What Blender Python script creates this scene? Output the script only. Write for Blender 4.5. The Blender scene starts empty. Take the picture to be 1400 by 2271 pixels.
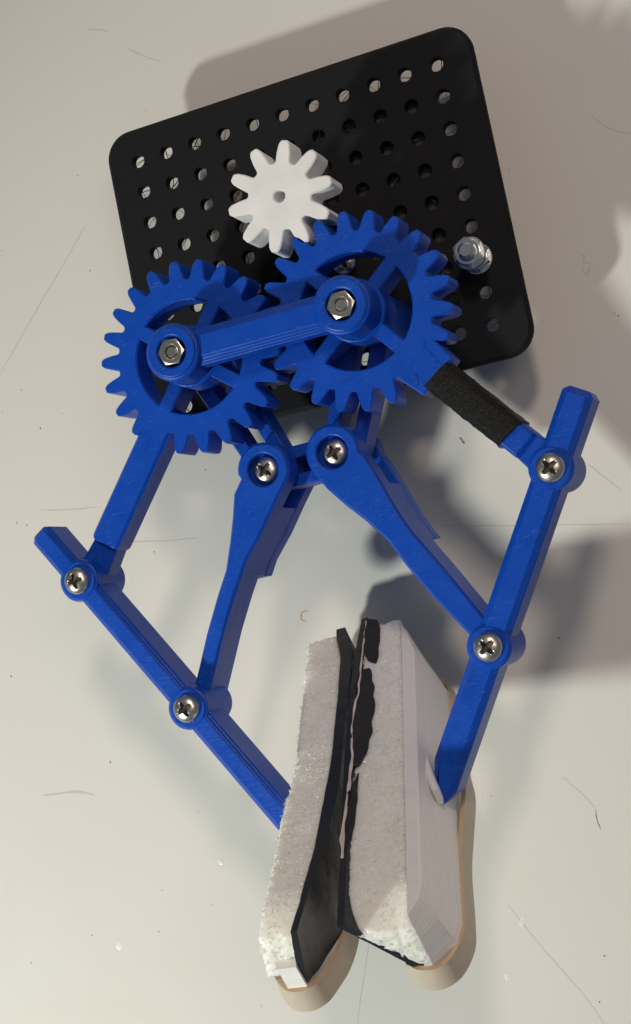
import bpy, bmesh, math, random
from mathutils import Vector, Matrix, noise
random.seed(7)
R_ = math.radians
sc = bpy.context.scene
COL = sc.collection
# ------------------------------------------------------------------ camera
MM = 0.001
LIFT = 25.0                       # the peg board's top face is 25 mm above the table
cam_d = bpy.data.cameras.new("camera"); cam = bpy.data.objects.new("camera", cam_d); COL.objects.link(cam)
cam_d.sensor_fit = 'VERTICAL'; cam_d.sensor_height = 24.0; cam_d.lens = 36.99
cam_d.clip_start = 0.02; cam_d.clip_end = 20
xr = Vector((0.92096, -0.19667, -0.33637)); yd = Vector((-0.21488, -0.97649, -0.01741)); zf = Vector((-0.32504, 0.08831, -0.94157))
cm = Matrix((xr, -yd, -zf)).transposed().to_4x4()
cm.translation = Vector((140.69, -123.99, 450.55 + LIFT)) * MM
cam.matrix_world = cm
sc.camera = cam
# ------------------------------------------------------------------ room light
w = bpy.data.worlds.new("World"); sc.world = w; w.use_nodes = True
bg = w.node_tree.nodes['Background']; bg.inputs[0].default_value = (0.72, 0.85, 1.0, 1); bg.inputs[1].default_value = 0.14
def lamp(name, loc, energy, col, radius):
    d = bpy.data.lights.new(name, 'POINT'); d.energy = energy; d.color = col; d.shadow_soft_size = radius
    o = bpy.data.objects.new(name, d); COL.objects.link(o); o.location = Vector(loc) * MM
    return o
lamp("ceiling_lamp_warm", (470, 860, 1500), 38.0, (1.0, 0.81, 0.67), 0.12)
lamp("ceiling_lamp_far", (760, 160, 1450), 13.0, (1.0, 0.83, 0.70), 0.32)
dl = bpy.data.lights.new("desk_lamp", 'SPOT'); dl.energy = 43.0; dl.color = (0.97, 1.0, 0.90); dl.shadow_soft_size = 0.032
dl.spot_size = R_(36); dl.spot_blend = 1.0
do = bpy.data.objects.new("desk_lamp", dl); COL.objects.link(do); do.location = Vector((-700, -640, 705)) * MM
do.rotation_euler = (Vector((-70, -160, 0)) * MM - do.location).to_track_quat('-Z', 'Y').to_euler()
vs = sc.view_settings
vs.view_transform = 'Standard'; vs.look = 'None'; vs.gamma = 1.0; vs.exposure = 0.0; vs.use_curve_mapping = False

# ------------------------------------------------------------------ materials
def mat_base(name):
    m = bpy.data.materials.new(name); m.use_nodes = True
    nt = m.node_tree; b = nt.nodes['Principled BSDF']
    tc = nt.nodes.new('ShaderNodeTexCoord'); sm = nt.nodes.new('ShaderNodeVectorMath'); sm.operation = 'SCALE'
    sm.inputs['Scale'].default_value = 1000.0
    nt.links.new(tc.outputs['Object'], sm.inputs[0])
    return m, nt, b, sm.outputs[0]
def mapping(nt, vec, scale=(1, 1, 1), rot=(0, 0, 0)):
    n = nt.nodes.new('ShaderNodeMapping'); n.inputs['Scale'].default_value = scale; n.inputs['Rotation'].default_value = rot
    nt.links.new(vec, n.inputs[0]); return n.outputs[0]
def tnoise(nt, vec, scale, detail=3, rough=0.5, dist=0.0):
    n = nt.nodes.new('ShaderNodeTexNoise'); n.inputs['Scale'].default_value = scale; n.inputs['Detail'].default_value = detail
    n.inputs['Roughness'].default_value = rough; n.inputs['Distortion'].default_value = dist
    nt.links.new(vec, n.inputs['Vector']); return n.outputs['Fac']
def ramp(nt, fac, stops):
    n = nt.nodes.new('ShaderNodeValToRGB'); e = n.color_ramp.elements
    while len(e) < len(stops): e.new(0.5)
    for i, (p, c) in enumerate(stops):
        e[i].position = p; e[i].color = (c[0], c[1], c[2], 1) if isinstance(c, tuple) else (c, c, c, 1)
    nt.links.new(fac, n.inputs[0]); return n.outputs[0]
def mixc(nt, fac, a, b, mode='MIX'):
    n = nt.nodes.new('ShaderNodeMix'); n.data_type = 'RGBA'; n.blend_type = mode
    for s, v in ((n.inputs[0], fac), (n.inputs[6], a), (n.inputs[7], b)):
        if isinstance(v, (int, float)): s.default_value = v
        elif isinstance(v, tuple): s.default_value = (v[0], v[1], v[2], 1)
        else: nt.links.new(v, s)
    return n.outputs[2]
def mth(nt, op, a, b=0.0):
    n = nt.nodes.new('ShaderNodeMath'); n.operation = op
    for s, v in ((n.inputs[0], a), (n.inputs[1], b)):
        if isinstance(v, (int, float)): s.default_value = v
        else: nt.links.new(v, s)
    return n.outputs[0]
def bump(nt, b, h, dist=0.0001, strength=1.0):
    n = nt.nodes.new('ShaderNodeBump'); n.inputs['Distance'].default_value = dist; n.inputs['Strength'].default_value = strength
    nt.links.new(h, n.inputs['Height']); nt.links.new(n.outputs[0], b.inputs['Normal'])

def plastic(name, col, light, rough=0.42, amp=0.00008, spec=0.42):
    """fused-filament plastic: streaks left by the nozzle on the flats, layer lines up the sides, pale scuffs"""
    m, nt, b, v = mat_base(name)
    st = tnoise(nt, mapping(nt, v, (0.12, 2.2, 0.3), (0, 0, R_(52))), 1.0, 3)
    ly = tnoise(nt, mapping(nt, v, (0.03, 0.03, 2.6)), 1.0, 3, 0.7)
    fine = tnoise(nt, v, 3.0, 2)
    blotch = tnoise(nt, v, 0.12, 3)
    sc_ = tnoise(nt, mapping(nt, v, (0.35, 3.2, 0.5), (0, 0, R_(25))), 1.0, 4, 0.65, 0.6)
    scuff = ramp(nt, sc_, [(0.57, 0.0), (0.72, 1.0)])
    patch = ramp(nt, tnoise(nt, v, 0.16, 2), [(0.38, 0.0), (0.62, 1.0)])
    k = mth(nt, 'MULTIPLY', mth(nt, 'MULTIPLY', scuff, patch), 0.46)
    c0 = mixc(nt, blotch, tuple(x * 0.86 for x in col), tuple(x * 1.14 for x in col))
    nt.links.new(mixc(nt, k, c0, light), b.inputs['Base Color'])
    r = mth(nt, 'ADD', mth(nt, 'MULTIPLY', blotch, 0.22), rough - 0.11)
    nt.links.new(r, b.inputs['Roughness'])
    def wave(vec, sc2, dist):
        w_ = nt.nodes.new('ShaderNodeTexWave'); w_.inputs['Scale'].default_value = sc2; w_.inputs['Distortion'].default_value = dist
        w_.inputs['Detail'].default_value = 2; w_.inputs['Detail Scale'].default_value = 0.6; nt.links.new(vec, w_.inputs['Vector']); return w_.outputs['Fac']
    geo = nt.nodes.new('ShaderNodeNewGeometry'); sx = nt.nodes.new('ShaderNodeSeparateXYZ'); nt.links.new(geo.outputs['Normal'], sx.inputs[0])
    flatm = mth(nt, 'GREATER_THAN', mth(nt, 'ABSOLUTE', sx.outputs[2]), 0.85)
    hatch = mth(nt, 'MULTIPLY', wave(mapping(nt, v, (1, 1, 0.0), (0, 0, R_(38))), 0.36, 1.5), mth(nt, 'ADD', patch, 0.25))
    layer = wave(mapping(nt, v, (0.0, 0.0, 1.0), (0, R_(90), 0)), 0.45, 0.6)
    rg = nt.nodes.new('ShaderNodeMix'); nt.links.new(flatm, rg.inputs[0]); nt.links.new(layer, rg.inputs[2]); nt.links.new(hatch, rg.inputs[3])
    h = mth(nt, 'ADD', mth(nt, 'ADD', mth(nt, 'MULTIPLY', rg.outputs[0], 0.55), mth(nt, 'MULTIPLY', st, 0.6)), mth(nt, 'ADD', mth(nt, 'MULTIPLY', ly, 0.6), mth(nt, 'MULTIPLY', fine, 0.3)))
    bump(nt, b, h, amp, 1.0)
    b.inputs['Specular IOR Level'].default_value = spec
    return m
M = {}
M['blue'] = plastic('blue_printed_plastic', (0.0004, 0.055, 0.405), (0.10, 0.28, 0.70), 0.37, 0.00015, 0.33)
M['white'] = plastic('white_printed_plastic', (0.77, 0.765, 0.765), (0.84, 0.83, 0.83), 0.5, 0.00005)
M['black'] = plastic('black_printed_plastic', (0.0075, 0.008, 0.0095), (0.03, 0.028, 0.026), 0.72, 0.00005, 0.18)

def flat(name, col, rough=0.5, metal=0.0, nscale=1.0, namp=0.1, bumpd=0.0):
    m, nt, b, v = mat_base(name)
    n = tnoise(nt, v, nscale, 4, 0.6)
    nt.links.new(mixc(nt, n, tuple(x * (1 - namp) for x in col), tuple(min(1, x * (1 + namp)) for x in col)), b.inputs['Base Color'])
    b.inputs['Roughness'].default_value = rough; b.inputs['Metallic'].default_value = metal
    if bumpd: bump(nt, b, n, bumpd, 1.0)
    return m
M['steel'] = flat('stainless_steel', (0.60, 0.56, 0.50), 0.30, 1.0, 1.2, 0.12, 0.00002)
M['zinc'] = flat('zinc_plated_steel', (0.78, 0.78, 0.77), 0.22, 1.0, 1.0, 0.15, 0.00002)
M['flake'] = flat('foam_film_flake', (0.93, 0.92, 0.87), 0.13, 0.0, 1.0, 0.03)
M['flake'].node_tree.nodes['Principled BSDF'].inputs['Specular IOR Level'].default_value = 1.0
M['recess'] = flat('shaded_recess_steel', (0.045, 0.036, 0.03), 0.6, 0.6, 2.0, 0.4)  # shade inside the screw's cross recess, put into a darker steel colour
M['rubber'] = flat('black_rubber', (0.016, 0.017, 0.021), 0.36, 0, 0.8, 0.2)
M['tape'] = flat('torn_black_tape', (0.016, 0.014, 0.018), 0.75, 0, 1.2, 0.5, 0.0003)
def sleeve_mat():
    m, nt, b, v = mat_base('heat_shrink_sleeve')
    hs = []
    for an in (35, -38):
        wv_ = nt.nodes.new('ShaderNodeTexWave'); wv_.inputs['Scale'].default_value = 0.42; wv_.inputs['Distortion'].default_value = 1.2; wv_.inputs['Detail'].default_value = 2
        nt.links.new(mapping(nt, v, (1, 1, 1), (0, 0.3, R_(an))), wv_.inputs['Vector']); hs.append(wv_.outputs['Fac'])
    h = mth(nt, 'MULTIPLY', hs[0], hs[1]); n = tnoise(nt, v, 1.0, 4, 0.7)
    nt.links.new(mixc(nt, n, (0.003, 0.003, 0.0034), (0.008, 0.0076, 0.0076)), b.inputs['Base Color'])
    b.inputs['Roughness'].default_value = 0.42; b.inputs['Specular IOR Level'].default_value = 0.2
    bump(nt, b, mth(nt, 'ADD', h, mth(nt, 'MULTIPLY', n, 5.0)), 0.00010, 1.0)
    return m
M['sleeve'] = sleeve_mat()
M['bandedge'] = flat('band_edge_glow', (0.55, 0.40, 0.25), 0.6, 0, 0.6, 0.15)  # glow of light through the rubber, put into the edge colour
M['band'] = flat('tan_rubber_band', (0.50, 0.43, 0.345), 0.55, 0, 0.35, 0.12, 0.00005)
M['band'].node_tree.nodes['Principled BSDF'].inputs['Subsurface Weight'].default_value = 0.15
M['band'].node_tree.nodes['Principled BSDF'].inputs['Subsurface Radius'].default_value = (0.002, 0.001, 0.0006)
M['glue'] = flat('pink_adhesive', (0.58, 0.49, 0.46), 0.7, 0, 1.2, 0.2, 0.0002)
M['strand'] = flat('black_plastic_strand', (0.012, 0.012, 0.013), 0.5)
M['servo'] = flat('servo_case', (0.012, 0.012, 0.013), 0.4)
M['mark'] = flat('grey_scuff', (0.50, 0.475, 0.43), 0.6, 0, 2.0, 0.3)
M['darkmark'] = flat('dark_crumb', (0.17, 0.15, 0.12), 0.8, 0, 2.0, 0.4)
M['pen'] = flat('orange_ink', (0.55, 0.27, 0.16), 0.6, 0, 1.5, 0.3)
M['dent'] = flat('white_drip', (0.66, 0.65, 0.615), 0.35)

def layered_white():
    m, nt, b, v = mat_base('white_layered_plastic')
    d = nt.nodes.new('ShaderNodeVectorMath'); d.operation = 'DOT_PRODUCT'; nt.links.new(v, d.inputs[0]); d.inputs[1].default_value = (0, -0.743, -0.669)
    cx = nt.nodes.new('ShaderNodeCombineXYZ'); nt.links.new(d.outputs['Value'], cx.inputs[0])
    n = ramp(nt, tnoise(nt, mapping(nt, cx.outputs[0], (1.1, 1, 1)), 1.0, 3, 0.7), [(0.36, 0.0), (0.56, 1.0)])
    nt.links.new(mixc(nt, n, (0.795, 0.77, 0.75), (0.84, 0.825, 0.815)), b.inputs['Base Color'])
    b.inputs['Roughness'].default_value = 0.45
    b.inputs['Subsurface Weight'].default_value = 0.2; b.inputs['Subsurface Radius'].default_value = (0.002, 0.0014, 0.001)
    bump(nt, b, n, 0.00008, 1.0)
    return m
M['holder'] = layered_white()

def foam_mat():
    m, nt, b, v = mat_base('white_wrapping_foam')
    n1 = ramp(nt, tnoise(nt, v, 0.16, 4, 0.6), [(0.32, 0.0), (0.66, 1.0)]); n2 = tnoise(nt, v, 1.7, 5, 0.8)
    c = mixc(nt, n1, (0.88, 0.865, 0.78), (0.97, 0.955, 0.89))
    c = mixc(nt, ramp(nt, n2, [(0.30, 0.0), (0.60, 1.0)]), mixc(nt, 0.16, c, (0.55, 0.525, 0.45)), c)
    nt.links.new(c, b.inputs['Base Color'])
    vo = nt.nodes.new('ShaderNodeTexVoronoi'); vo.inputs['Scale'].default_value = 1.5; nt.links.new(v, vo.inputs['Vector'])
    sep = nt.nodes.new('ShaderNodeSeparateColor'); nt.links.new(vo.outputs['Color'], sep.inputs[0])
    glint = mth(nt, 'GREATER_THAN', sep.outputs[0], 0.86)
    nt.links.new(mth(nt, 'SUBTRACT', 0.65, mth(nt, 'MULTIPLY', glint, 0.53)), b.inputs['Roughness'])
    b.inputs['Specular IOR Level'].default_value = 0.9
    b.inputs['Subsurface Weight'].default_value = 0.8; b.inputs['Subsurface Radius'].default_value = (0.004, 0.0037, 0.0033)
    b.inputs['Subsurface Scale'].default_value = 0.9
    # every flake of film in the foam faces its own way
    bp = nt.nodes.new('ShaderNodeBump'); bp.inputs['Distance'].default_value = 0.00025
    nt.links.new(n2, bp.inputs['Height'])
    cc = nt.nodes.new('ShaderNodeVectorMath'); cc.operation = 'SUBTRACT'; nt.links.new(vo.outputs['Color'], cc.inputs[0]); cc.inputs[1].default_value = (0.5, 0.5, 0.5)
    cs = nt.nodes.new('ShaderNodeVectorMath'); cs.operation = 'SCALE'; nt.links.new(cc.outputs[0], cs.inputs[0]); nt.links.new(mth(nt, 'MULTIPLY', glint, 1.2), cs.inputs['Scale'])
    ad = nt.nodes.new('ShaderNodeVectorMath'); ad.operation = 'ADD'; nt.links.new(bp.outputs[0], ad.inputs[0]); nt.links.new(cs.outputs[0], ad.inputs[1])
    nm = nt.nodes.new('ShaderNodeVectorMath'); nm.operation = 'NORMALIZE'; nt.links.new(ad.outputs[0], nm.inputs[0])
    nt.links.new(nm.outputs[0], b.inputs['Normal'])
    return m
M['foam'] = foam_mat()

def table_mat():
    m, nt, b, v = mat_base('white_laminate')
    big = tnoise(nt, v, 0.008, 3); mid = tnoise(nt, v, 0.05, 4, 0.6); fine = tnoise(nt, v, 1.8, 3, 0.7)
    c = mixc(nt, big, (0.605, 0.59, 0.555), (0.655, 0.645, 0.615))
    c = mixc(nt, mth(nt, 'MULTIPLY', mid, 0.20), c, (0.56, 0.53, 0.48))
    s1 = tnoise(nt, mapping(nt, v, (0.012, 0.9, 1), (0, 0, R_(63))), 1.0, 3, 0.6, 0.4)
    s2 = tnoise(nt, mapping(nt, v, (0.016, 1.1, 1), (0, 0, R_(-20))), 1.0, 3, 0.6, 0.5)
    sc1 = ramp(nt, s1, [(0.70, 0.0), (0.74, 1.0)]); sc2 = ramp(nt, s2, [(0.715, 0.0), (0.75, 1.0)])
    k = mth(nt, 'MULTIPLY', mth(nt, 'MAXIMUM', sc1, sc2), 0.09)
    c = mixc(nt, k, c, (0.40, 0.37, 0.32))
    sp = ramp(nt, tnoise(nt, v, 0.45, 2), [(0.77, 0.0), (0.80, 1.0)])
    c = mixc(nt, mth(nt, 'MULTIPLY', sp, 0.10), c, (0.34, 0.31, 0.26))
    nt.links.new(c, b.inputs['Base Color'])
    nt.links.new(mth(nt, 'ADD', mth(nt, 'MULTIPLY', mid, 0.16), 0.46), b.inputs['Roughness'])
    bump(nt, b, mth(nt, 'ADD', mth(nt, 'MULTIPLY', fine, 0.25), mth(nt, 'MULTIPLY', mid, 1.0)), 0.00005, 1.0)
    b.inputs['Specular IOR Level'].default_value = 0.25
    return m
M['table'] = table_mat()

# ------------------------------------------------------------------ mesh helpers (all in millimetres, z = 0 is the peg board's top)
class MB:
    def __init__(s): s.v = []; s.f = []
    def add(s, verts, faces):
        n = len(s.v); s.v += [tuple(p) for p in verts]; s.f += [tuple(i + n for i in f) for f in faces]
def empty(name, loc=(0, 0, 0)):
    o = bpy.data.objects.new(name, None); COL.objects.link(o); o.location = loc; o.empty_display_size = 0.02; return o
def wloc(o):
    return Vector(o.get('_w', (0, 0, 0)))
WL = {}
def build(name, mb, mat, parent=None, origin=None, angle=38, label=None, kind=None, rotz=0.0, mesh=None):
    """one mesh object; mb in mm. origin (mm) becomes the object's origin."""
    if mesh is None:
        if origin is None:
            n = len(mb.v); lo = [min(p[i] for p in mb.v) for i in range(3)]; hi = [max(p[i] for p in mb.v) for i in range(3)]
            origin = ((lo[0] + hi[0]) / 2, (lo[1] + hi[1]) / 2, lo[2])
        ox, oy, oz = origin
        mesh = bpy.data.meshes.new(name)
        mesh.from_pydata([((x - ox) * MM, (y - oy) * MM, (z - oz) * MM) for x, y, z in mb.v], [], mb.f)
        bm = bmesh.new(); bm.from_mesh(mesh)
        bmesh.ops.recalc_face_normals(bm, faces=bm.faces); bm.to_mesh(mesh); bm.free()
        mesh.polygons.foreach_set('use_smooth', [True] * len(mesh.polygons))
        mesh.set_sharp_from_angle(angle=R_(angle))
        mesh.materials.append(mat)
    o = bpy.data.objects.new(name, mesh); COL.objects.link(o)
    W = Vector((origin[0], origin[1], origin[2] + LIFT)) * MM
    WL[o.name] = W
    if parent is not None:
        o.parent = parent; o.location = W - WL.get(parent.name, Vector((0, 0, 0)))
    else: o.location = W
    o.rotation_euler = (0, 0, rotz)
    if label: o['label'] = label
    if kind: o['kind'] = kind
    return o
def area2(p): return sum(p[i][0] * p[(i + 1) % len(p)][1] - p[(i + 1) % len(p)][0] * p[i][1] for i in range(len(p)))
def ccw(p): return list(p) if area2(p) > 0 else list(reversed(p))
def inset(p, d):
    """offset a ccw polygon inwards by d"""
    out = []; n = len(p)
    for i in range(n):
        a, b, c = Vector(p[i - 1]), Vector(p[i]), Vector(p[(i + 1) % n])
        e1 = b - a; e2 = c - b
        if e1.length < 1e-6: e1 = e2
        if e2.length < 1e-6: e2 = e1
        e1 = e1.normalized(); e2 = e2.normalized()
        n1 = Vector((-e1.y, e1.x)); n2 = Vector((-e2.y, e2.x)); m = n1 + n2
        if m.length < 1e-3: m = n1
        m.normalize(); k = d / max(0.35, m.dot(n1))
        out.append((b.x + m.x * k, b.y + m.y * k))
    return out
def fill(loops):
    bm = bmesh.new(); ed = []
    for lp in loops:
        vs_ = [bm.verts.new((x, y, 0)) for x, y in lp]
        ed += [bm.edges.new((vs_[i], vs_[(i + 1) % len(vs_)])) for i in range(len(vs_))]
    bm.verts.index_update(); bm.verts.ensure_lookup_table()
    if len(loops) == 1:
        bm.faces.new(bm.verts[:]); bmesh.ops.triangulate(bm, faces=bm.faces[:])
    else:
        bmesh.ops.triangle_fill(bm, use_beauty=True, use_dissolve=False, edges=ed, normal=(0, 0, 1))
    bm.verts.index_update()
    fs = [[v.index for v in f.verts] for f in bm.faces]; bm.free(); return fs
def prism(mb, outer, z0, z1, ch=0.4, holes=(), hch=None, chb=None):
    """solid with chamfered rims: outline, optional through holes"""
    hch = min(ch, 0.35) if hch is None else hch
    chb = ch if chb is None else chb
    loops = [ccw(outer)] + [list(reversed(ccw(h))) for h in holes]
    chs = [ch] + [hch] * len(holes); cbs = [chb] + [hch] * len(holes)
    def ring(l, d, z): return [(x, y, z) for x, y in (inset(l, d) if d else l)]
    top2 = [inset(l, c) if c else l for l, c in zip(loops, chs)]; bot2 = [inset(l, c) if c else l for l, c in zip(loops, cbs)]
    tf = fill(top2); bf = fill(bot2)
    mb.add([(x, y, z1) for l in top2 for x, y in l], tf)
    mb.add([(x, y, z0) for l in bot2 for x, y in l], [tuple(reversed(f)) for f in bf])
    for l, c, cb in zip(loops, chs, cbs):
        n = len(l)
        rs = [ring(l, cb, z0)]
        if cb: rs.append(ring(l, 0, z0 + cb))
        if c: rs.append(ring(l, 0, z1 - c))
        rs.append(ring(l, c, z1))
        for a, b in zip(rs, rs[1:]):
            mb.add(a + b, [(i, (i + 1) % n, n + (i + 1) % n, n + i) for i in range(n)])
def weld(mb, eps=1e-4):
    idx = {}; nv = []; mp = []
    for p in mb.v:
        k = (round(p[0] / eps), round(p[1] / eps), round(p[2] / eps))
        if k not in idx: idx[k] = len(nv); nv.append(p)
        mp.append(idx[k])
    nf = []
    for f in mb.f:
        g = []
        for i in f:
            j = mp[i]
            if not g or g[-1] != j: g.append(j)
        if len(g) > 1 and g[0] == g[-1]: g.pop()
        if len(set(g)) >= 3: nf.append(tuple(g))
    mb.v, mb.f = nv, nf; return mb
def circle(cx, cy, r, n=32, a0=0.0): return [(cx + r * math.cos(a0 + 2 * math.pi * i / n), cy + r * math.sin(a0 + 2 * math.pi * i / n)) for i in range(n)]
def obround(p, q, r, n=12, r2=None):
    r2 = r if r2 is None else r2
    a = math.atan2(q[1] - p[1], q[0] - p[0]); out = []
    for i in range(n + 1):
        t = a - math.pi / 2 + math.pi * i / n; out.append((q[0] + r2 * math.cos(t), q[1] + r2 * math.sin(t)))
    for i in range(n + 1):
        t = a + math.pi / 2 + math.pi * i / n; out.append((p[0] + r * math.cos(t), p[1] + r * math.sin(t)))
    return out
def bar2(p, q, w_, w2=None):
    w2 = w_ if w2 is None else w2
    d = Vector((q[0] - p[0], q[1] - p[1])).normalized(); nx, ny = -d.y, d.x
    return [(p[0] + nx * w_ / 2, p[1] + ny * w_ / 2), (p[0] - nx * w_ / 2, p[1] - ny * w_ / 2), (q[0] - nx * w2 / 2, q[1] - ny * w2 / 2), (q[0] + nx * w2 / 2, q[1] + ny * w2 / 2)]
def roundrect(x0, x1, y0, y1, r, n=10):
    out = []
    for cx, cy, a in ((x1 - r, y1 - r, 0), (x0 + r, y1 - r, 90), (x0 + r, y0 + r, 180), (x1 - r, y0 + r, 270)):
        for i in range(n + 1):
            t = R_(a + 90 * i / n); out.append((cx + r * math.cos(t), cy + r * math.sin(t)))
    return out
def roundpoly(p, r, n=4):
    """round the corners of a polygon"""
    out = []; m = len(p)
    for i in range(m):
        a, b, c = Vector(p[i - 1]), Vector(p[i]), Vector(p[(i + 1) % m])
        k = min(r, (a - b).length * 0.45, (c - b).length * 0.45)
        s = b + (a - b).normalized() * k; e = b + (c - b).normalized() * k
        for j in range(n + 1):
            t = j / n; q = s * (1 - t) ** 2 + b * 2 * t * (1 - t) + e * t * t; out.append((q.x, q.y))
    return out
def loft(mb, secs, cap=True):
    n = len(secs[0])
    for a, b in zip(secs, secs[1:]):
        mb.add(list(a) + list(b), [(i, (i + 1) % n, n + (i + 1) % n, n + i) for i in range(n)])
    if cap:
        for s, rev in ((secs[0], True), (secs[-1], False)):
            c = tuple(sum(p[k] for p in s) / n for k in range(3))
            f = [(i, (i + 1) % n, n) for i in range(n)]
            mb.add(list(s) + [c], [tuple(reversed(x)) for x in f] if rev else f)
def tube(mb, pts, r, n=5, taper=True):
    secs = []
    for i, p in enumerate(pts):
        p = Vector(p); a = Vector(pts[max(0, i - 1)]); b = Vector(pts[min(len(pts) - 1, i + 1)]); t = (b - a).normalized()
        u = t.orthogonal().normalized(); v = t.cross(u)
        rr = r * (0.35 if taper and i in (0, len(pts) - 1) else 1.0)
        secs.append([tuple(p + u * rr * math.cos(2 * math.pi * k / n) + v * rr * math.sin(2 * math.pi * k / n)) for k in range(n)])
    loft(mb, secs)

# ------------------------------------------------------------------ the table
tb = MB()
prism(tb, roundrect(-750, 700, -800, 700, 20), -LIFT - 28, -LIFT, 1.5)
table = build('table_top', weld(tb), M['table'], origin=(0, 0, -LIFT))
table['kind'] = 'structure'

# ------------------------------------------------------------------ the gripper
root = empty('robot_gripper')
root['label'] = 'blue printed two-finger gripper with gears on a black perforated board, lying on the table'
root['category'] = 'robot gripper'
MX = -5.25                                    # mirror line of the mechanism
GR = {1: (20.45, -33.0), -1: (-30.95, -33.0)} # gear axes
LP = {1: (5.1, -69.6), -1: (-16.2, -69.8)}    # lower link pivots
FP = {1: (65.6, -88.3), -1: (-76.5, -89.4)}   # finger pivot at the gear arm
FQ = {1: (39.4, -131.0), -1: (-49.9, -131.7)} # finger pivot at the link
FT = {1: (77.6, -69.9), -1: (-86.6, -72.2)}   # free finger end
FE = {1: (18.6, -164.6), -1: (-26.5, -168.5)} # finger end at the pad
GZ0, GZ1 = 26.0, 36.0

# --- perforated board
pl = MB()
outer = roundrect(-60.6, 61.6, -50.6, 50.6, 8.6)
holes = [circle(c * 10 - 50, 40 - r * 10, 2.12, 18, random.random()) for r in range(9) for c in range(11)]
prism(pl, outer, -3.3, 0.0, 1.1, holes, 0.2, 0.4)
board = build('perforated_board', weld(pl), M['black'], root, origin=(0, 0, -3.2), label='black rounded board with a grid of round holes')
# plastic strands left across the holes
sd = MB()
for r in range(9):
    for c in range(11):
        cx, cy = c * 10 - 50, 40 - r * 10
        if (c, r) in ((10, 6), (6, 5)): continue
        for k in range(random.choice((1, 2, 2, 3, 4) if c < 8 else (0, 1, 1, 2))):
            a = random.uniform(0, 2 * math.pi); b = a + math.pi + random.uniform(-1.1, 1.1)
            z = random.uniform(-3.0, -1.6); q = 2.25
            p0 = Vector((cx + q * math.cos(a), cy + q * math.sin(a), z)); p1 = Vector((cx + q * math.cos(b), cy + q * math.sin(b), z + random.uniform(-.5, .5)))
            m_ = (p0 + p1) / 2 + Vector((random.uniform(-.6, .6), random.uniform(-.6, .6), random.uniform(-.8, 0)))
            pts = [tuple(p0 * (1 - t) ** 2 + m_ * 2 * t * (1 - t) + p1 * t * t) for t in (0, .25, .5, .75, 1)]
            tube(sd, pts, random.uniform(0.06, 0.15), 4, False)
        if random.random() < 0.3:
            a = random.uniform(0, 6.28); p = Vector((cx + 1.9 * math.cos(a), cy + 1.9 * math.sin(a), -2.6)); tube(sd, [p, p * .99 + Vector((cx, cy, -2.6)) * .01 + Vector((random.uniform(-.4, .4), random.uniform(-.4, .4), 0))], 0.28, 5)
build('hole_strands', sd, M['strand'], board, kind='stuff')

# --- servo under the board carrying the white gear; case enlarged to darken the holes
sv = MB()
prism(sv, roundrect(-14, 43.5, -27, 33, 2.0, 4), -24.9, -3.35, 0.6)
prism(sv, roundrect(-14.5, 20.0, -32, 34, 1.0, 3), -6.6, -3.9, 0.3)
servo = build('servo_motor', sv, M['servo'], root, label='dark motor case under the board')

# --- fasteners, shared meshes
def nut_mesh(mb, af=7.0, h=3.3, bore=1.85, z0=0.0, n=48, flange=0.0):
    ap = af / 2
    prof = []
    for i in range(n):
        t = 2 * math.pi * i / n; tt = (t + math.pi / 6) % (math.pi / 3) - math.pi / 6
        prof.append((t, ap / math.cos(tt)))
    def ringv(fr, z): return [(fr(r) * math.cos(t), fr(r) * math.sin(t), z0 + (z(r) if callable(z) else z)) for t, r in prof]
    chf = lambda r: h - max(0.0, r - ap * 0.99) * 0.62 - 0.05
    chb = lambda r: max(0.0, r - ap * 0.99) * 0.62
    rings = [ringv(lambda r: bore, h - 0.5), ringv(lambda r: bore + 0.45, h), ringv(lambda r: ap * 0.94, h), ringv(lambda r: r, chf), ringv(lambda r: r, chb), ringv(lambda r: ap * 0.9, 0.0), ringv(lambda r: bore, 0.0)]
    for a, b in zip(rings, rings[1:]): mb.add(a + b, [(i, (i + 1) % n, n + (i + 1) % n, n + i) for i in range(n)])
    if flange: prism(mb, circle(0, 0, flange, 40), z0, z0 + 0.9, 0.25)
def rod(mb, r, z0, z1, ch=0.35, n=28, cx=0, cy=0): prism(mb, circle(cx, cy, r, n), z0, z1, ch)
def screw_mesh(mb, r=3.95, h=2.6):
    nr, ns = 24, 72; grid = []
    for i in range(nr + 1):
        rr = r * i / nr; row = []
        for k in range(ns):
            t = 2 * math.pi * k / ns; x, y = rr * math.cos(t), rr * math.sin(t)
            z = h * math.sqrt(max(0.0, 1 - (rr / r) ** 2.3) * 0.92 + 0.08)
            if i == nr: z = 0.55
            u, v = abs(x), abs(y); lo, hi = min(u, v), max(u, v)
            wid = 0.66 - 0.10 * hi
            ins = min((wid - lo) / 0.16, (2.25 - hi) / 0.3)
            ins = max(ins, min(1.0, (1.0 - rr) / 0.2))
            ins = max(0.0, min(1.0, ins + 0.5))
            dep = (1.5 - 0.45 * hi) * ins
            row.append((x, y, z - max(0, dep)))
        grid.append(row)
    for a, b in zip(grid[1:], grid[2:]): mb.add(a + b, [(i, (i + 1) % ns, ns + (i + 1) % ns, ns + i) for i in range(ns)])
    mb.add(grid[1] + [grid[0][0]], [(i, (i + 1) % ns, ns) for i in range(ns)])
    base = [(x, y, 0.0) for x, y, z in grid[-1]]
    mb.add(grid[-1] + base, [(i, (i + 1) % ns, ns + (i + 1) % ns, ns + i) for i in range(ns)])
    prism(mb, circle(0, 0, 1.95, 20), -14, 0.1, 0.2)
sm_ = MB(); screw_mesh(sm_)
weld(sm_)
_first = {}
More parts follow.
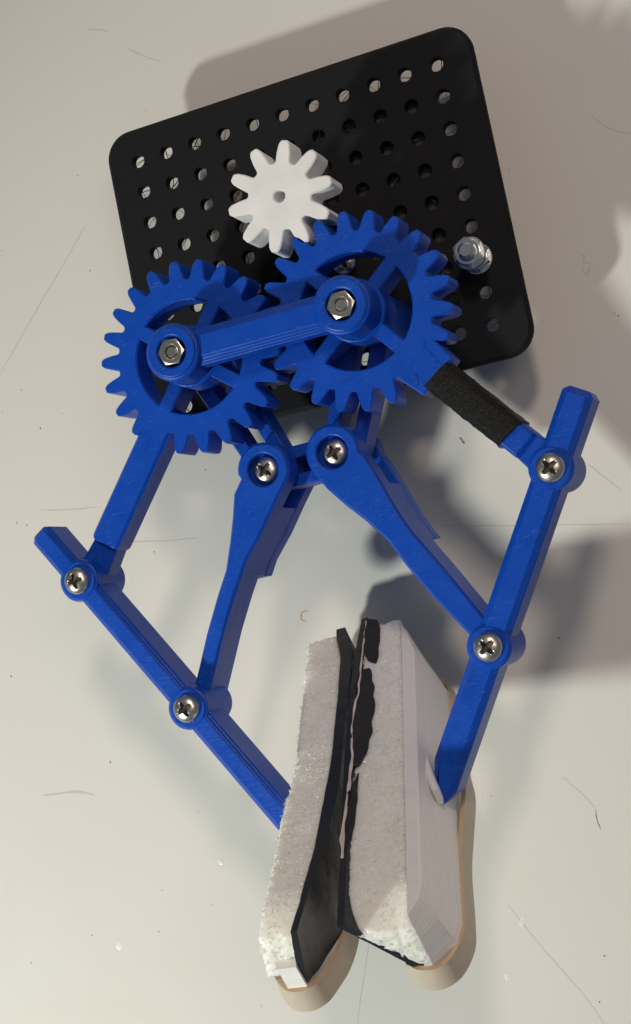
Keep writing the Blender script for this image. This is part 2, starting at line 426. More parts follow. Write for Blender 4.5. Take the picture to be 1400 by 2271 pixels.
def place_shared(key, name, mb, mat, parent, loc, rot, angle=40, label=None):
    if key not in _first:
        tmp = build(name, mb, mat, parent, origin=(0, 0, 0), angle=angle); _first[key] = tmp.data
        if key == 'screw':
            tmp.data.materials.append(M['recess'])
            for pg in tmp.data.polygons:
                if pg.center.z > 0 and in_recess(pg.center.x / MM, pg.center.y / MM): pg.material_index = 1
        bpy.data.objects.remove(tmp)
    return build(name, None, mat, parent, origin=loc, rotz=rot, mesh=_first[key], label=label)
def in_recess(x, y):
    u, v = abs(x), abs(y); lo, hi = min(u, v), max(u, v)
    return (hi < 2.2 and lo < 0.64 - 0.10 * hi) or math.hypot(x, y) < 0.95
def screw(parent, x, y, z, rot): return place_shared('screw', 'screw', sm_, M['steel'], parent, (x, y, z), rot, 30)
nm_ = MB(); nut_mesh(nm_)
rm_ = MB(); rod(rm_, 1.78, -40, 0.0, 0.45)

# --- frame that carries gears and links (hollow bars)
fr = MB()
for s in (1, -1):
    z0 = 15.0 if s == 1 else 15.15
    p, q = GR[s], LP[s]
    d = (Vector(q) - Vector(p)).normalized(); a = Vector(p) + d * 9.5; b = Vector(q) - d * 7.5
    prism(fr, obround(p, q, 7.6, 14, 6.0), z0, z0 + 9.6, 0.5, [obround(a, b, 2.4, 6)], 0.3)
    prism(fr, circle(p[0], p[1], 8.0, 36), 0.05, z0 + 10.4, 0.6)
a, b = Vector(LP[-1]), Vector(LP[1]); d = (b - a).normalized()
prism(fr, obround(a, b, 5.9, 14), 15.3, 24.4, 0.5, [obround(a + d * 6.4, b - d * 6.4, 2.3, 5)], 0.3)
frame = build('link_frame', fr, M['blue'], root)

# --- gears
def gear_outline(cx, cy, n, rroot, rout, phase, wr, wt):
    """teeth with slightly curved flanks; wr and wt are half angles (degrees) at root and tip"""
    pts = []
    for k in range(n):
        c = phase + 360.0 * k / n
        for da, r in ((-wr * 1.22, rroot - 0.05), (-wr, rroot + 0.35), (-(wr * .62 + wt * .38), rroot + (rout - rroot) * .45), (-(wr * .25 + wt * .75), rroot + (rout - rroot) * .8), (-wt, rout - 0.45), (-wt * .6, rout),
                      (wt * .6, rout), (wt, rout - 0.45), ((wr * .25 + wt * .75), rroot + (rout - rroot) * .8), ((wr * .62 + wt * .38), rroot + (rout - rroot) * .45), (wr, rroot + 0.35), (wr * 1.22, rroot - 0.05)):
            t = R_(c + da); pts.append((cx + r * math.cos(t), cy + r * math.sin(t)))
    return pts
def window(cx, cy, r0, r1, a0, a1, half):
    """opening between two spokes at angles a0 < a1 (degrees)"""
    pts = []; n = 14
    s1 = math.degrees(math.asin(half / r1)); s0 = math.degrees(math.asin(half / r0))
    for i in range(n + 1):
        t = R_(a0 + s1 + (a1 - a0 - 2 * s1) * i / n); pts.append((cx + r1 * math.cos(t), cy + r1 * math.sin(t)))
    for i in range(n + 1):
        t = R_(a1 - s0 - (a1 - a0 - 2 * s0) * i / n); pts.append((cx + r0 * math.cos(t), cy + r0 * math.sin(t)))
    return pts
wg = MB(); WC = (5.6, 4.5)
prism(wg, gear_outline(WC[0], WC[1], 10, 9.7, 15.9, 72.5, 12.6, 4.9), GZ0, GZ1, 0.35, [circle(WC[0], WC[1], 1.75, 20)], 0.3)
prism(wg, circle(WC[0], WC[1], 1.9, 20), GZ0 + 0.3, GZ1 - 5.0, 0.1)
drive = build('drive_gear', weld(wg), M['white'], root, label='small white gear with ten teeth and a centre hole')
sh = MB(); rod(sh, 4.2, -3.3, GZ0 - 0.05, 0.3, 24, WC[0], WC[1])
build('shaft', sh, M['servo'], servo)
PH = {1: 3.6, -1: 6.4}
gears = {}
for s in (1, -1):
    cx, cy = GR[s]
    dv = Vector(FP[s]) - Vector((cx, cy)); aa = math.degrees(math.atan2(dv.y, dv.x))
    g = MB(); sp = aa
    wins = [window(cx, cy, 8.4, 16.6, sp + 90 * k, sp + 90 * (k + 1), 2.15) for k in range(4)]
    prism(g, gear_outline(cx, cy, 22, 22.5, 28.1, PH[s], 5.9, 2.25), GZ0, GZ1, 0.3, wins, 0.35)
    prism(g, circle(cx, cy, 9.0, 40), GZ0 - 0.4, GZ1 + 0.35, 0.5)
    gears[s] = build('driven_gear', g, M['blue'], root, origin=(cx, cy, GZ0), label=('blue gear on the right, meshing with the white gear' if s == 1 else 'blue gear on the left, farther from the white gear'))
    # arm
    d = dv.normalized(); L = dv.length; C0 = Vector((cx, cy))
    am = MB()
    e = C0 + d * (L - (11.5 if s == -1 else 9.5))
    o2 = roundpoly(bar2(tuple(C0 + d * 19.5), tuple(e), 9.2 if s == -1 else 8.4), 2.2 if s == -1 else 0.8)
    prism(am, o2, GZ0 + 0.12, GZ1 - 0.06, 1.0)
    prism(am, obround(tuple(C0 + d * (L - 16)), FP[s], 3.6, 12, 5.0), 27.2, 34.3, 0.4)
    if s == 1: prism(am, bar2(tuple(C0 + d * 18), tuple(C0 + d * 30.5), 15.5, 13.0), GZ0 + 0.2, GZ1 - 0.12, 0.4)
    build('gear_arm', am, M['blue'], gears[s])
    if s == 1:
        sl = MB(); secs = []; d3 = Vector((d.x, d.y, 0)); n3 = Vector((-d.y, d.x, 0)); u3 = Vector((0, 0, 1))
        N = 46
        for i in range(N + 1):
            t = 29.6 + (L - 15.2 - 29.6) * i / N; sec = []
            for k in range(36):
                th = 2 * math.pi * k / 36; c_, s_ = math.cos(th), math.sin(th); ex = 0.42
                x = 4.85 * math.copysign(abs(c_) ** ex, c_); z = 5.9 * math.copysign(abs(s_) ** ex, s_)
                skew = (x * 0.10 if i in (0, N) else 0)
                p = Vector((cx, cy, 31.1)) + d3 * (t + x * 0.12 + 0.25 * noise.noise(Vector((th * 2, i, 0))) * (1 if i in (0, N) else 0.2)) + n3 * x + u3 * z
                q = noise.noise(p * 0.35) * 0.30 + noise.noise(p * 1.3) * 0.14
                p += (n3 * c_ + u3 * s_) * (q + (0.15 if i in (0, N) else 0))
                sec.append(tuple(p))
            secs.append(sec)
        loft(sl, secs)
        build('heat_shrink_sleeve', sl, M['sleeve'], gears[s], angle=55, label='black wrinkled sleeve around the arm')

# --- strap over both gears, with nuts
stp = MB()
p, q = Vector(GR[-1]), Vector(GR[1]); d = (q - p).normalized()
prism(stp, bar2(tuple(p + d * 5.6), tuple(q - d * 5.6), 10.4), 37.0, 46.3, 2.5)
for s in (1, -1):
    x, y = GR[s]
    prism(stp, circle(x, y, 8.2, 44), 36.4, 48.2 + 0.1 * s, 1.3, [circle(x, y, 4.4, 32)], 0.5)
    prism(stp, circle(x, y, 4.8, 24), 37.2, 44.3, 0.2)
strap = build('gear_strap', stp, M['blue'], root, label='blue bar joining the two gear hubs')
for s, r in ((1, 0.52), (-1, 0.42)):
    x, y = GR[s]
    place_shared('nut', 'hex_nut', nm_, M['steel'], strap, (x, y, 45.0), r, 25)
    place_shared('rod', 'bolt', rm_, M['steel'], strap, (x, y, 48.0 + 0.05 * s), 0.3, 30)

# --- loose bolt with nut and washers on the board, screw head seen through the right gear
bl = MB(); rod(bl, 2.4, -8.0, 15.0, 0.7, 30, 50, -20)
bolt = build('board_bolt', bl, M['zinc'], root, origin=(50, -20, -8), label='shiny bolt standing near the right edge of the board')
def washer(z, r, t, n_=40):
    m_ = MB(); prism(m_, circle(50, -20, r, n_), z, z + t, 0.25, [circle(50, -20, 2.5, 24)], 0.15); return m_
build('washer', washer(0.1, 4.6, 0.9), M['zinc'], bolt)
ln = MB(); nut_mesh(ln, 7.4, 3.0, 2.42, 0.0); ln.v = [(x + 50, y - 20, z + 1.1) for x, y, z in ln.v]; build('hex_nut', ln, M['zinc'], bolt, angle=25)
build('washer', washer(7.6, 4.4, 0.9), M['zinc'], bolt)
build('washer', washer(8.6, 4.2, 0.8), M['zinc'], bolt)
ln = MB(); nut_mesh(ln, 7.7, 3.4, 2.42, 0.0, flange=4.75); ln.v = [(x + 50, y - 20, z + 9.5) for x, y, z in ln.v]; build('flange_nut', ln, M['zinc'], bolt, angle=25)
hs = screw(root, 10, -10, 0.1, 0.4)

# --- links
def clip_y(p, y, sg):
    out = []
    for i in range(len(p)):
        a, b = p[i], p[(i + 1) % len(p)]; ia, ib = (a[1] - y) * sg >= 0, (b[1] - y) * sg >= 0
        if ia: out.append(a)
        if ia != ib:
            t = (y - a[1]) / (b[1] - a[1]); out.append((a[0] + (b[0] - a[0]) * t, y))
    return out
def link(s):
    px, py = LP[s]; qx, qy = FQ[s]
    if s == 1:
        left = [(-2.0, -73.2), (1.5, -79.4), (6.0, -85.2), (10.6, -90.4), (15.8, -97.3), (19.5, -105.0), (25.2, -115.0), (34.6, -129.4)]
        right = [(40.2, -126.8), (30.0, -107.9), (25.6, -100.2), (23.2, -96.0), (20.9, -91.0), (18.8, -85.2), (17.0, -79.7), (14.6, -73.4)]
    else:
        left = [(-23.4, -70.8), (-26.4, -74.6), (-28.3, -81.2), (-30.6, -88.0), (-33.4, -95.3), (-37.7, -102.4), (-43.0, -112.0), (-50.6, -127.6)]
        right = [(-46.4, -130.2), (-37.6, -112.5), (-32.4, -103.4), (-29.4, -98.6), (-26.6, -94.0), (-20.2, -87.0), (-14.2, -79.3), (-9.2, -73.4)]
    arc = []
    pa, pb = Vector(right[-1]), Vector(left[0]); a0 = math.atan2(pa.y - py, pa.x - px); a1 = math.atan2(pb.y - py, pb.x - px)
    while a1 < a0: a1 += 2 * math.pi
    for i in range(1, 18):
        t = a0 + (a1 - a0) * i / 18; arc.append((px + 7.9 * math.cos(t), py + 7.9 * math.sin(t)))
    mb = MB()
    full = left + right + arc
    prism(mb, full, 25.6, 34.0, 0.8, [circle(px, py, 4.75, 32)], 0.4)
    prism(mb, circle(px, py, 5.1, 28), 26.0, 30.6, 0.2)
    prism(mb, inset(ccw(clip_y(full, -98.4, 1)), 0.12), 8.2, 14.6, 0.6)
    prism(mb, inset(ccw(clip_y(clip_y(full, -98.3, 1), -80.5, -1)), 0.22), 8.3, 33.2, 0.5)
    prism(mb, inset(ccw(clip_y(full, -97.0, -1)), 0.12), 19.0, 33.3, 0.6)
    o = build('inner_link', mb, M['blue'], root, label=('blue tapered link leaning right under the gears' if s == 1 else 'blue tapered link leaning left under the gears'))
    screw(o, px, py, 30.5, 0.30 if s == 1 else 0.75)
    return o
for s in (1, -1): link(s)

# --- fingers
def finger(s):
    T, P1, P2, E = (Vector(v[s]) for v in (FT, FP, FQ, FE))
    mb = MB(); wd = 8.6 if s == 1 else 7.4
    d1 = (P2 - P1).normalized()
    def seg(a, b, z0, z1, w_, ch, rnd=0.0):
        o = bar2(tuple(a), tuple(b), w_)
        prism(mb, roundpoly(o, rnd, 3) if rnd else o, z0, z1, ch)
    n1 = Vector((-d1.y, d1.x)); T = P1 - d1 * (P1 - T).length; E = P2 + d1 * (E - P2).length; h = wd / 2
    o_ = [tuple(T + n1 * h + d1 * 1.4), tuple(T + n1 * (h - 1.6)), tuple(T - n1 * (h - 1.6)), tuple(T - n1 * h + d1 * 1.4)]
    if s == 1: o_ += [tuple(E - n1 * h - d1 * 6.0), tuple(E - n1 * 0.4 + d1 * 6.6), tuple(E + n1 * 1.2 + d1 * 6.6), tuple(E + n1 * h + d1 * 0.5)]
    else: o_ += [tuple(E - n1 * h), tuple(E + n1 * h)]
    prism(mb, o_, 27.6, 41.0, 1.7)
    for P in (P1, P2):
        prism(mb, circle(P.x, P.y, 6.15, 40), 22.0, 41.25, 0.9)
    o = build('finger', mb, M['blue'], root, label=('long blue finger bar on the right' if s == 1 else 'long blue finger bar on the left'))
    screw(o, P1.x, P1.y, 41.2, 0.55 if s == 1 else 0.12)
    screw(o, P2.x, P2.y, 41.2, 0.62 if s == 1 else 0.35)
    return o
fingers = {s: finger(s) for s in (1, -1)}

# ------------------------------------------------------------------ pads
class Frame:
    def __init__(f, O, a, g, d, k): f.k = k; f.O, f.a, f.g, f.d = Vector(O), Vector(a).normalized(), Vector(g).normalized(), Vector(d).normalized()
    def P(f, a, g, d): return tuple(f.O + f.a * a * f.k + f.g * g + f.d * d * 0.93)
FR = Frame((2.7524, -120.1767, -6.0000), (0.1225, -0.6047, 0.7870), (0.9925, 0.0747, -0.0972), (-0.0000, -0.7930, -0.6093), 1.0871)
FL = Frame((-18.5313, -120.2283, -6.0000), (0.0400, -0.6131, 0.7890), (0.9992, 0.0245, -0.0316), (-0.0000, -0.7896, -0.6136), 1.0843)
def lerp(tab, x):
    if x <= tab[0][0]: return tab[0][1]
    for (x0, y0), (x1, y1) in zip(tab, tab[1:]):
        if x <= x1:
            t = (x - x0) / (x1 - x0); t2 = t * t * (3 - 2 * t) * 0.4 + t * 0.6; return y0 + (y1 - y0) * t2
    return tab[-1][1]
def resample(poly, step):
    out = []; n = len(poly)
    for i in range(n):
        a, b = Vector(poly[i]), Vector(poly[(i + 1) % n]); k = max(1, int((b - a).length / step + 0.5))
        for j in range(k): out.append(tuple(a + (b - a) * j / k))
    return out
def foam_block(name, F, a0, a1, section, parent, amp=0.45, na=150, label=None, cnt=None):
    """rough foam: section(a) gives a fixed-length polygon in (g, d)"""
    base = [resample(section(a0), 0.9)]
    n = len(base[0]); src = section(a0)
    # parametrise every section like the first one
    ks = []
    m = len(src)
    for i in range(m):
        L_ = (Vector(src[(i + 1) % m]) - Vector(src[i])).length; k = max(1, int(L_ / 0.9 + 0.5)); ks.append(k)
    secs = []; fuzz = []
    for i in range(na + 1):
        a = a0 + (a1 - a0) * i / na; poly = section(a); pts = []
        cx = sum(p[0] for p in poly) / m; cy = sum(p[1] for p in poly) / m
        for e in range(m):
            A, B = Vector(poly[e]), Vector(poly[(e + 1) % m])
            for j in range(ks[e]):
                q = A + (B - A) * j / ks[e]
                # pull corners in a little
                if j == 0: q = q + (Vector((cx, cy)) - q) * 0.03
                p = Vector(F.P(a, q.x, q.y)); out = (F.g * (q.x - cx) + F.d * (q.y - cy)).normalized()
                nz = noise.noise(p * 0.11) * amp * 0.9 + noise.noise(p * 1.5) * amp * 0.35 + noise.noise(p * 3.1) * amp * 0.45
                if j == 0: nz += noise.noise(p * 0.9) * 0.7 + noise.noise(p * 2.3) * 0.5
                p += out * nz
                if i in (0, na): p += F.a * (noise.noise(p * 0.7) * 1.3 + noise.noise(p * 2.0) * 0.7)
                pts.append(tuple(p))
                if q.y < 3.0 and (j == 0 or random.random() < 0.10 or i in (0, na)): fuzz.append((p, out))
        secs.append(pts)
    for end, sg in ((0, -1), (-1, 1)):
        ring0 = secs[end]; n_ = len(ring0); c_ = sum((Vector(p) for p in ring0), Vector()) / n_; extra = []
        for k in range(1, 9):
            f_ = 1 - k / 8.6; rg = []
            for p in ring0:
                ov = (Vector(p) - c_).dot(F.a); q = c_ + (Vector(p) - c_ - F.a * ov) * f_ + F.a * ov * f_ ** 5; q += F.a * sg * (0.5 * math.sin(math.pi * .5 * min(1, k / 3)) + noise.noise(q * 0.6) * 0.35 + noise.noise(q * 1.9) * 0.2 + noise.noise(q * 3.3) * 0.14); rg.append(tuple(q))
            extra.append(rg)
        secs = (list(reversed(extra)) + secs) if end == 0 else secs + extra
    mb = MB(); loft(mb, secs)
    o = build(name, mb, M['foam'], parent, angle=180, label=label)
    fz = MB()
    for p, out in random.sample(fuzz, min(len(fuzz), 5000)):
        dr = (out + Vector((random.gauss(0, .7), random.gauss(0, .7), random.gauss(0, .7)))).normalized(); l_ = random.uniform(0.3, 1.1)
        side = dr.orthogonal().normalized() * 0.10; bend = Vector((random.gauss(0, .25), random.gauss(0, .25), random.gauss(0, .25)))
        p = p - out * 0.2; m1 = p + dr * l_ * .5; e_ = p + dr * l_ + bend
        fz.add([p - side, p + side, m1 + side * .8, m1 - side * .8, e_], [(0, 1, 2, 3), (3, 2, 4)])
    build('foam_fibres', fz, M['foam'], parent, kind='stuff')
    fl = MB(); near = [p for sec in secs[10:-10] for p in sec if (Vector(p) - F.O).dot(F.d) < 1.2]
    for p in random.sample(near, min(len(near), 4200)):
        p = Vector(p) - F.d * 0.10 + F.a * random.uniform(-.5, .5) + F.g * random.uniform(-.5, .5); u = Vector((random.gauss(0, 1), random.gauss(0, 1), random.gauss(0, 1))).normalized(); v_ = u.orthogonal().normalized(); r_ = random.uniform(0.10, 0.22)
        v2 = (v_ + u.cross(v_) * random.uniform(-1, 1)).normalized(); w2 = u.cross(v2)
        fl.add([p + v2 * r_, p + w2 * r_, p - v2 * r_, p - w2 * r_], [(0, 1, 2, 3)])
    build('foam_flakes', fl, M['flake'], parent, kind='stuff')
    return o
def sheet(name, F, a0, a1, sec, mat, parent, na=60, label=None, rough=0.12):
    secs = []
    for i in range(na + 1):
        a = a0 + (a1 - a0) * i / na; poly = resample(sec(a0), 1.2); src = sec(a); ref = sec(a0); pts = []
        m = len(src)
        for e in range(m):
            k = max(1, int((Vector(ref[(e + 1) % m]) - Vector(ref[e])).length / 1.2 + 0.5)); A, B = Vector(src[e]), Vector(src[(e + 1) % m])
            for j in range(k):
                q = A + (B - A) * j / k; p = Vector(F.P(a, q.x, q.y)); p += Vector((noise.noise(p * .5), noise.noise(p * .5 + Vector((9, 0, 0))), 0)) * rough; pts.append(tuple(p))
        secs.append(pts)
    mb = MB(); loft(mb, secs); return build(name, mb, mat, parent, angle=40, label=label)

# right pad: holder, foam wedge, rubber face, tape remains
padR = empty('gripping_pad'); padR.parent = root; padR['label'] = 'right gripping pad with torn black tape along its foam'
hR = MB()
prof = lambda g0, gb, e: [(0 + e, g0), (3.0 + e, gb * .45), (13.0, gb), (96.0, gb), (100.5, gb * .8), (105.2 - e, g0)]
secs = []
for d_, gb, sh_ in ((0.6, 3.6, 0.0), (0.0, 3.0, 0.5), ):
    pass
secs = [[FR.P(a, g, d_) for a, g in prof(0.05, gb, e)] for d_, gb, e in ((0.0, 3.2, 0.5), (0.5, 3.8, 0.0), (10, 6.2, 0), (20, 8.4, 0), (29.5, 8.4, 0), (30.0, 8.0, .4))]
loft(hR, secs)
build('pad_holder', hR, M['holder'], padR, angle=30, label='white layered plate behind the right foam')
clip = MB(); secs = []
for t_ in (0.0, 0.08, 0.5, 0.92, 1.0):
    a_ = 47.0 + 17.5 * t_; g_ = 3.3 + 3.9 * t_; q_ = 0.9 if t_ in (0.0, 1.0) else 1.15
    secs.append([FR.P(a_, g_ + q_ * math.copysign(abs(math.cos(u)) ** .5, math.cos(u)), 8.0 + 3.0 * math.copysign(abs(math.sin(u)) ** .5, math.sin(u)) - 1.0 * t_) for u in [2 * math.pi * k / 14 for k in range(14)]])
loft(clip, secs); build('holder_rim', clip, M['white'], padR, angle=50)
gi = [(-4, 10.4), (11, 12.2), (27, 13.2), (51, 14.4), (75, 15.9), (99, 16.3), (106, 16.3)]
fsec = lambda a: [(-lerp(gi, a), 0.0), (-0.15, 0.0), (-0.15, 20.0 + 0.06 * (a - 50)), (-1.6, 20.0 + 0.06 * (a - 50))]
def fsecR(a):
    k = max(0.0, (a - 92.0) / 12.0); dd = 20.0
    return [(-lerp(gi, a) + k * k * 1.2, k * k * 3.0), (-0.15, k * k * 5.5), (-0.15, dd), (-2.4, dd)]
foamR = foam_block('foam', FR, -2.5, 104.4, fsecR, padR, 0.42, 150, label='white sparkling foam of the right pad')
go = [(-8, 12.4), (11, 14.7), (27, 16.0), (51, 17.0), (75, 17.3), (99, 17.7), (105, 17.7)]
rsecR = lambda a: [(-lerp(go, a), -0.9), (-lerp(go, a) + 1.9, -0.9), (-2.3, 20.8), (-4.4, 20.8)]
sheet('rubber_face', FR, -6.8, 104.6, rsecR, M['rubber'], padR, label='black rubber face of the right pad')
def patch(name, F, pts, d0, th, mat, parent, jit=0.35):
    """irregular torn piece lying on the foam"""
    pp = resample(roundpoly(pts, 1.0, 3), 0.7); sd_ = random.uniform(0, 50)
    pp = [(x + noise.noise(Vector((x * .25, y * .25, sd_))) * jit * 1.6, y + noise.noise(Vector((x * .22, y * .3, sd_ + 9))) * jit * 1.3) for x, y in pp]
    mb = MB(); prism(mb, pp, 0, th, 0.12)
    out = []
    for x, y, z in mb.v:
        dz = d0 - z + 0.35 * noise.noise(Vector((x * .25, y * .6, 1.7))); out.append(F.P(x, y, dz))
    mb.v = out; return build(name, mb, mat, parent)
patch('tape_scrap', FR, [(-6.6, -10.9), (-4.4, -7.4), (0.4, -6.4), (8, -6.9), (14.5, -7.7), (12.5, -10.6), (4.4, -11.9)], -0.15, 0.9, M['tape'], padR)
patch('tape_scrap', FR, [(15.9, -12.2), (16.4, -9.5), (26.3, -8.3), (42.0, -9.0), (49.0, -10.8), (53.1, -12.2), (53.3, -14.2), (42.1, -14.7), (28.5, -13.4)], -0.2, 0.9, M['tape'], padR, 0.6)
patch('tape_scrap', FR, [(61.0, -15.0), (55.6, -13.0), (68.4, -13.4), (78.8, -14.4), (79.5, -15.4), (72.5, -15.9)], -0.25, 0.8, M['tape'], padR)
gl = [(-5, -11.0), (4, -11.7), (13.9, -12.5), (25, -13.0), (31, -14.0), (36.7, -15.0), (48.9, -14.6), (57, -15.2), (64.8, -15.9), (76.8, -16.6), (84, -17.0)]
gl = [(gl[0][0] + (gl[-1][0] - gl[0][0]) * i / 40.0, lerp(gl, gl[0][0] + (gl[-1][0] - gl[0][0]) * i / 40.0)) for i in range(41)]
wv = {a: max(0.07, 0.36 + 1.1 * noise.noise(Vector((a * .16, 3.1, 0)))) for a, g in gl}
strip = [(a, g - wv[a]) for a, g in gl] + [(a, g + wv[a] * .8) for a, g in reversed(gl)]
patch('adhesive_strip', FR, strip, -0.75, 0.3, M['glue'], padR, 0.4)

# left pad
padL = empty('gripping_pad'); padL.parent = root; padL['label'] = 'left gripping pad with bowed black rubber face'
lf = [(-1, -9.6), (25, -7.8), (49, -6.6), (69, -8.4), (87, -8.4), (103, -10.4)]
rt = [(-2, 0.0), (11, 2.9), (28, 3.8), (51, 4.5), (79, 3.4), (93, 1.7), (106, 0.0)]
def fsecL(a):
    k = max(0.0, (a - 91.0) / 12.0)
    return [(lerp(lf, a) - k * k * 0.3, k * k * 4.0), (lerp(rt, a), k * k * 3.5), (lerp(rt, a) - 3.2, 19.0), (lerp(lf, a) - 3.0, 18.0)]
foam_block('foam', FL, -0.5, 102.6, fsecL, padL, 0.42, 150, label='white sparkling foam of the left pad')
rr = [(-2.6, 3.0), (4, 5.4), (18, 7.0), (35, 7.4), (60, 8.1), (75, 7.0), (87, 5.2), (96, 3.2), (106, 1.9)]
rf = [(-3, 3.0), (35, 7.0), (60, 7.6), (80, 6.6), (91, 5.0), (100, 0.6), (106, -3.4)]
rsecL = lambda a: [(lerp(rt, a) + 0.15 - 0.0, -0.8), (max(lerp(rr, a), lerp(rt, a) + 1.9), -0.8), (lerp(rf, a) + 0.2, 20.0), (lerp(rf, a) - 1.9, 20.0)]
sheet('rubber_face', FL, -3.0, 105.2, rsecL, M['rubber'], padL, label='black rubber face of the left pad')
hL = MB()
secs = [[FL.P(a, g, d_) for a, g in ((2, -4), (8, -7), (45, -9.5), (88, -13.6), (97, -12.6), (105.6, -8.2), (105.8, -3.0), (92, 0.0), (2, 0))] for d_ in (12.0, 12.6, 20, 29.5, 30)]
loft(hL, secs)
build('pad_holder', hL, M['holder'], padL, angle=30, label='white plate under the left foam')

# rubber bands round the pads
def catmull(pts, n=10, closed=True):
    out = []; m = len(pts)
    for i in range(m):
        p0, p1, p2, p3 = (Vector(pts[(i + k - 1) % m]) for k in range(4))
        for j in range(n):
            t = j / n; out.append(tuple(0.5 * ((2 * p1) + (-p0 + p2) * t + (2 * p0 - 5 * p1 + 4 * p2 - p3) * t * t + (-p0 + 3 * p1 - 3 * p2 + p3) * t ** 3)))
    return out
def band(F, pts, d0, d1, th, label, flare=0.0):
    pts = ccw(pts); c = catmull(pts, 10); ci = inset(c, th); n = len(c)
    co = inset(c, -flare); cio = inset(ci, -flare)
    mb = MB()
    A = [F.P(a, g, d0 + 0.35 * noise.noise(Vector((a * .05, g * .2, 0)))) for a, g in c]; B = [F.P(a, g, d0 + .05 + 0.35 * noise.noise(Vector((a * .05, g * .2, 0)))) for a, g in ci]
    mid = [F.P(a, g, (d0 + d1) / 2) for a, g in inset(c, -flare * .4 - .15)]
    Cc = [F.P(a, g, d1) for a, g in co]; D = [F.P(a, g, d1) for a, g in cio]
    for x, y in ((A, mid), (mid, Cc), (Cc, D), (D, B), (B, A)):
        mb.add(list(x) + list(y), [(i, (i + 1) % n, n + (i + 1) % n, n + i) for i in range(n)])
    o = build('rubber_band', mb, M['band'], None, angle=50)
    o.data.materials.append(M['bandedge'])
    for pg in o.data.polygons:
        if pg.index >= 4 * n or 2 * n <= pg.index < 3 * n: pg.material_index = 1
    o['label'] = label; o['category'] = 'rubber band'; o['group'] = 'rubber bands around the gripping pads'
    return o
band(FR, [(3, -3), (3, 2.5), (9.5, 8.9), (24.4, 9.4), (40, 10.6), (49.5, 11.6), (62, 10.4), (73.9, 9.2), (90, 9.2), (98, 8.6), (104.5, 5.0), (106.6, -0.3), (104.3, -5.6), (98, -7.4), (60, -8.4), (20, -7.2)], 20.2, 27.8, 1.3, 'tan rubber band around the right pad, bulging past the finger end', 0.6)
band(FL, [(0, 3), (-1, -5), (6, -14.5), (50, -17.0), (88, -15.6), (97.6, -14.2), (103, -11.6), (106.4, -8.0), (106.6, -2.6), (102.6, 1.6), (91, 5.8), (60, 7.0), (20, 6.6)], 20.2, 27.8, 1.3, 'tan rubber band around the lower end of the left pad', 0.8)

# ------------------------------------------------------------------ marks on the table
TZ = -LIFT
def scratch(name, pts, r, mat, z=0.0):
    c = [Vector((x, y)) for x, y in pts]; mb = MB(); n = len(c)
    l1, l2 = [], []
    for i, p in enumerate(c):
        t = (c[min(n - 1, i + 1)] - c[max(0, i - 1)]).normalized(); k = r * (0.15 + 0.85 * max(0.0, math.sin(math.pi * i / (n - 1))) ** .6) * random.uniform(.6, 1.2)
        l1.append((p.x - t.y * k, p.y + t.x * k)); l2.append((p.x + t.y * k, p.y - t.x * k))
    V = [(x, y, TZ + 0.03) for x, y in l1] + [(x, y, TZ + 0.03) for x, y in l2]
    top = [(p.x, p.y, TZ + 0.06) for p in c]
    mb.add(V + top, [(i, i + 1, 2 * n + i + 1, 2 * n + i) for i in range(n - 1)] + [(n + i, 2 * n + i, 2 * n + i + 1, n + i + 1) for i in range(n - 1)])
    return build(name, mb, mat, table)
MARKS = [
    ('scratch', [(-120.7, -57.1), (-110.5, -59.5), (-98.7, -61.1)], 0.22, 'mark'),
    ('scratch', [(-90.4, -74.8), (-74.9, -77.8), (-65.2, -78.8)], 0.2, 'mark'),
    ('scratch', [(-139.8, -152.6), (-130.2, -153.0), (-125.1, -153.7), (-120.2, -155.4)], 0.55, 'mark'),
    ('scratch', [(-56.1, 87.4), (-51.1, 82.9), (-45.4, 79.3)], 0.2, 'mark'),
    ('scratch', [(-69.5, 98.2), (-64.6, 96.7), (-62.2, 95.3)], 0.2, 'mark'),
    ('scratch', [(12.2, -91.3), (33.1, -96.2), (53.6, -100.3), (72.9, -104.4)], 0.14, 'mark'),
    ('scratch', [(64.8, -84.1), (68.7, -88.9), (73.0, -94.3)], 0.16, 'mark'),
    ('scratch', [(37.5, -175.0), (41.8, -180.5), (45.0, -185.1)], 0.14, 'mark'),
    ('scratch', [(45.1, -185.8), (44.8, -189.2), (45.3, -192.0)], 0.16, 'darkmark'),
    ('scratch', [(12.8, -210.6), (20.9, -225.4), (29.3, -238.6), (34.0, -248.7)], 0.14, 'mark'),
    ('scratch', [(88.1, 19.8), (91.2, 14.8), (94.7, 11.9), (98.4, 10.1)], 0.16, 'mark'),
    ('scratch', [(-126.6, -8.0), (-108.4, 9.8), (-92.8, 24.7), (-84.0, 33.4)], 0.2, 'mark'),
    ('scratch', [(-33.8, -214.3), (-39.0, -227.9), (-43.6, -240.2)], 0.15, 'mark'),
    ('scratch', [(27.8, -67.0), (28.4, -68.3), (28.9, -69.2)], 0.35, 'darkmark'),
    ('scratch', [(83.0, 30.9), (82.8, 29.2)], 0.2, 'darkmark'),
    ('scratch', [(60.2, 10.4), (60.3, 9.5)], 0.4, 'darkmark'),
    ('scratch', [(75.9, -21.5), (77.1, -22.3), (76.5, -23.8), (78.4, -25.0)], 0.16, 'mark'),
    ('scratch', [(76.0, -25.1), (76.3, -28.0), (77.4, -26.9), (78.5, -25.5)], 0.18, 'mark'),
    ('scratch', [(-36.9, -60.7), (-35.5, -61.3)], 0.1, 'mark'),
]
PEN = [(-32.37, -110.03), (-33.58, -109.79), (-34.72, -110.0), (-35.24, -110.93), (-35.3, -111.95), (-34.66, -112.66), (-33.28, -112.79)]
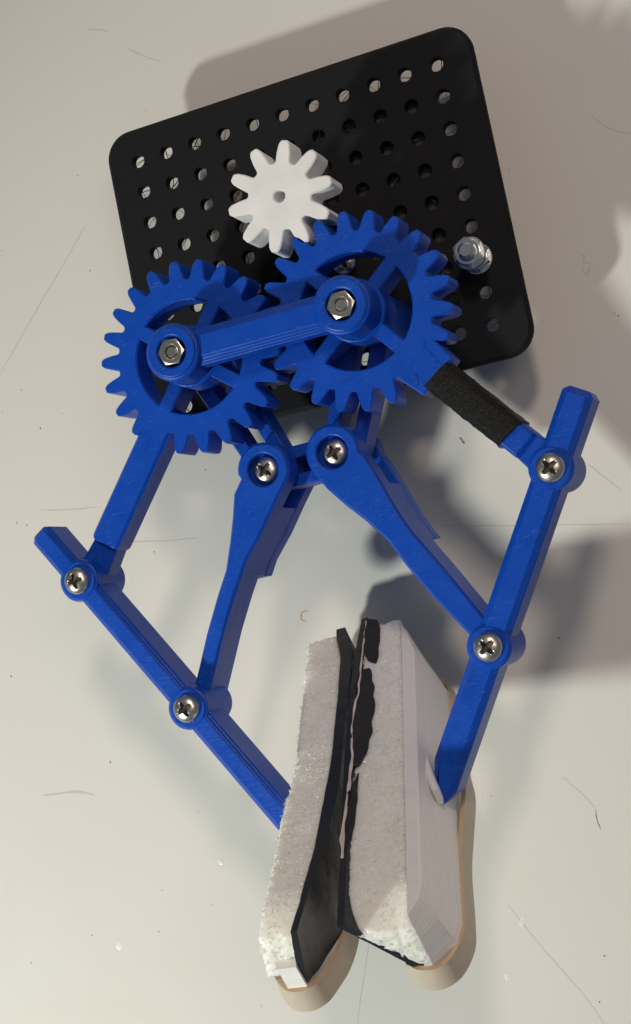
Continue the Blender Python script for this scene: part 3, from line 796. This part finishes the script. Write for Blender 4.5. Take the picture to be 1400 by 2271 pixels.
SPECKS = [(-54.4, 64.8), (-83.5, 50.8), (-117.1, 33.7), (-105.8, -27.0), (-128.2, -21.2), (-119.4, -15.4), (-115.0, -30.0), (-58.0, -57.5), (-81.8, -80.1), (-81.5, -80.9), (-85.3, -197.0), (-130.9, -201.1), (-106.0, -203.1), (34.0, -242.1), (38.4, -228.9), (-74.8, -230.9), (-126.9, -61.3), (-130.5, -59.7), (-102.0, -190.0), (-85.5, 17.9), (-89.3, 102.6), (-26.8, 55.6), (83.1, -42.5), (82.1, -41.5), (45.0, -133.6), (35.4, -130.7), (-143.5, -110.7), (11.6, -175.8), (14.3, -176.9), (-112.1, -145.5), (-83.8, -166.6), (-155.7, -207.3)]
DENTS = [(-79.2, -183.6), (-82.2, -186.1), (-121.3, -205.4), (-110.7, -223.1), (-92.8, -86.4), (-88.6, -98.7), (16.0, -215.4), (42.1, -214.3), (7.9, -231.3)]
for nm, pts, r, mt in MARKS:
    if len(pts) > 2: pts = [tuple(p) for p in catmull(pts + [pts[-1]], 5)[:5 * (len(pts) - 1)]] + [pts[-1]]
    scratch(nm, [(x + random.uniform(-.12, .12), y + random.uniform(-.12, .12)) for x, y in pts], r, M[mt])
scratch('pen_mark', [tuple(p) for p in catmull(PEN, 4)[:4 * (len(PEN) - 1)]], 0.26, M['pen'])
def blob(name, x, y, r, h, mat, n=11):
    mb = MB(); st = random.uniform(1, 1.9); an = random.uniform(0, 3.1); c_, s_ = math.cos(an), math.sin(an); rings = []
    rad = [random.uniform(.7, 1.25) for _ in range(n)]
    for f_, z in ((1.0, 0.02), (.75, h * .7), (.3, h)):
        rg = []
        for i in range(n):
            t = 2 * math.pi * i / n; u, v = r * rad[i] * f_ * math.cos(t) * st, r * rad[i] * f_ * math.sin(t); rg.append((x + u * c_ - v * s_, y + u * s_ + v * c_, TZ + z))
        rings.append(rg)
    loft(mb, rings); return build(name, mb, mat, table, angle=60)
for x, y in SPECKS[::1]: blob('crumb', x, y, random.uniform(.10, .27), random.uniform(.04, .14), M['darkmark'])
for x, y in DENTS[::2]: blob('paint_drip', x, y, random.uniform(.8, 1.4), 0.10, M['dent'], 14)
